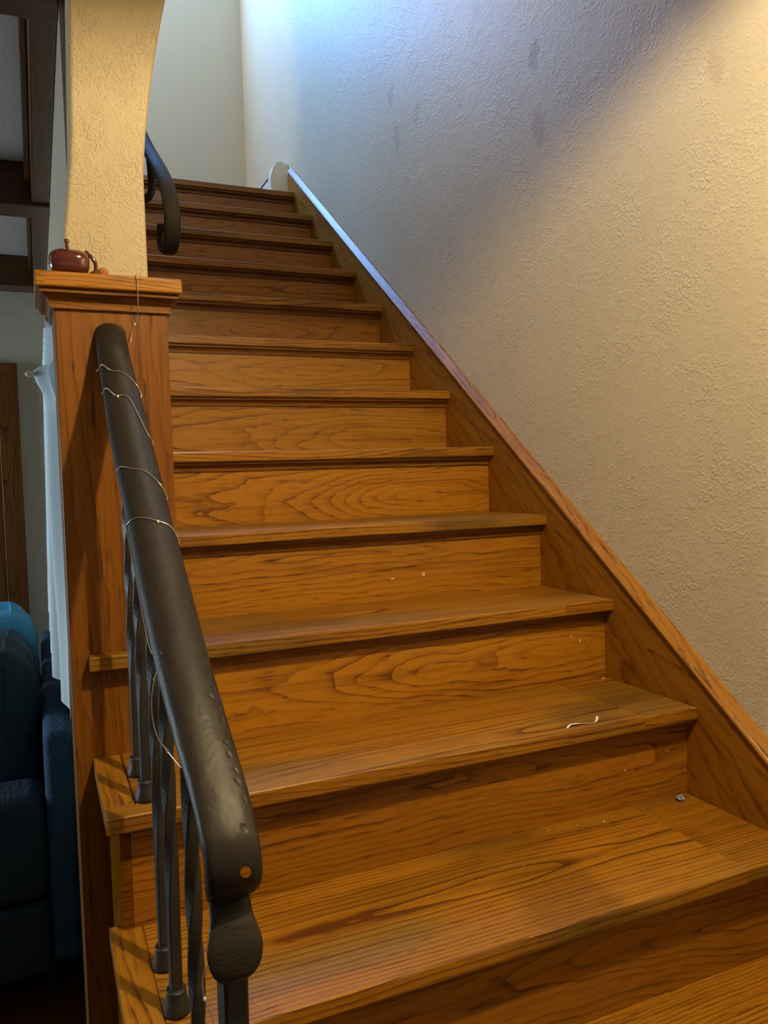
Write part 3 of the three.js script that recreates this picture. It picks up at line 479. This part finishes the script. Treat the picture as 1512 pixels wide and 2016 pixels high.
// scraps on the treads
const onTread = (k, x, z) => [x, k * H + 0.0004, z];
{
  const p = thing('paper_shred', 'pale yellow twisted paper shred lying on a stair tread', 'paper scrap', onTread(2, -0.27, -0.55)), m = rnd([0.8, 0.72, 0.45], 0.7, 0, { side: THREE.DoubleSide });
  const c = curve3([[-0.045, 0.001, 0.018], [-0.03, 0.003, 0.008], [-0.01, 0.002, 0.006], [0.012, 0.001, 0.012], [0.026, 0.002, 0.014], [0.046, 0.004, -0.006]]);
  mesh('strip', sweep(c, 60, (s) => { const w = 0.0005 + 0.0018 * (sm(0.45, 0.3, s) + sm(0.68, 0.8, s)); return [[w, 0.0004], [-w, 0.0004], [-w, -0.0004], [w, -0.0004]]; }, { side: new THREE.Vector3(0, 0, 1) }), m, p);
  const f = thing('foil_scrap', 'crumpled blue and silver foil scrap in the corner of a tread', 'foil scrap', onTread(1, -0.042, -0.525)), g = new THREE.IcosahedronGeometry(0.008, 2), q = g.attributes.position;
  for (let i = 0; i < q.count; i++) { const X = q.getX(i), Y = q.getY(i), Z = q.getZ(i), k = 0.9 + 0.5 * noise(X * 350 + 4, Y * 350 + Z * 210, 3); q.setXYZ(i, X * k, Math.max(0, Y * k * 0.8 + 0.005), Z * k); }
  g.computeVertexNormals(); mesh('foil', g, rnd([0.45, 0.58, 0.75], 0.22, 0.7, { flatShading: true }), f);
}
{ // crumbs of plaster and lint
  const r = rng(99), m = rnd([0.75, 0.66, 0.5], 0.8), dk = rnd([0.04, 0.03, 0.025], 0.7);
  const geo = (s) => { const g = new THREE.IcosahedronGeometry(1, 1), q = g.attributes.position; for (let i = 0; i < q.count; i++) { const k = 0.75 + 0.35 * noise(q.getX(i) * 3 + s, q.getY(i) * 3 + q.getZ(i) * 2, 2); q.setXYZ(i, q.getX(i) * k * 1.3, Math.max(0, q.getY(i) * k * 0.5 + 0.3), q.getZ(i) * k * 0.8); } g.computeVertexNormals(); return g; };
  const gs = [geo(1), geo(2.3), geo(4.1)];
  const put = (k, x, z, s, mat, label, group) => { const c = tag(mesh('crumb', gs[Math.floor(r() * 3)], mat), label, 'crumb', group); c.position.set(...onTread(k, x, z)); c.scale.setScalar(s); c.rotation.y = r() * 6; };
  put(1, -0.245, -0.515, 0.003, m, 'largest pale crumb, right beside the tiny dark crumb', null);
  put(1, -0.3, -0.525, 0.0022, m, 'pale crumb just left of the largest pale crumb at the riser foot', null);
  put(1, -0.36, -0.535, 0.002, m, 'leftmost of the three pale crumbs along the riser foot', null);
  put(1, -0.48, -0.44, 0.0016, m, 'lone pale crumb out on the lowest full tread left of the others', null);
  put(1, -0.2, -0.45, 0.0016, m, 'lone pale crumb on the lowest full tread nearest the foil scrap', null);
  put(2, -0.02, -0.79, 0.0032, m, 'pale crumb in the skirt corner of the tread with the paper shred', null);
  put(2, -0.2, -0.765, 0.0018, m, 'small pale crumb by the riser of the tread with the paper shred', null);
  put(3, -0.02, -1.02, 0.0018, m, 'pale crumb in the skirt corner one step above the paper shred', null);
  put(1, -0.23, -0.505, 0.0028, dk, 'tiny dark crumb beside the pale crumbs at the back of a tread', null);
}
for (const [k, x, y, w, h] of [[4, -0.355, 3 * H + 0.052, 0.009, 0.009], [4, -0.44, 3 * H + 0.05, 0.01, 0.004], [3, -0.075, 2 * H + 0.09, 0.004, 0.008], [3, -0.1, 2 * H + 0.105, 0.005, 0.004], [2, -0.165, H + 0.075, 0.004, 0.004], [2, -0.235, H + 0.11, 0.003, 0.003]]) {
  const c = mesh('paint_chip', rbx(x, x + w, y, y + h, -k * D - O, -k * D - O + 0.0008, 0.0003, 1).translate(-stairs.position.x, -stairs.position.y, -stairs.position.z), rnd([0.62, 0.42, 0.24], 0.7), risers[k]); c.userData.label = 'pale chip on the riser';
}
renderer.render(scene, camera);
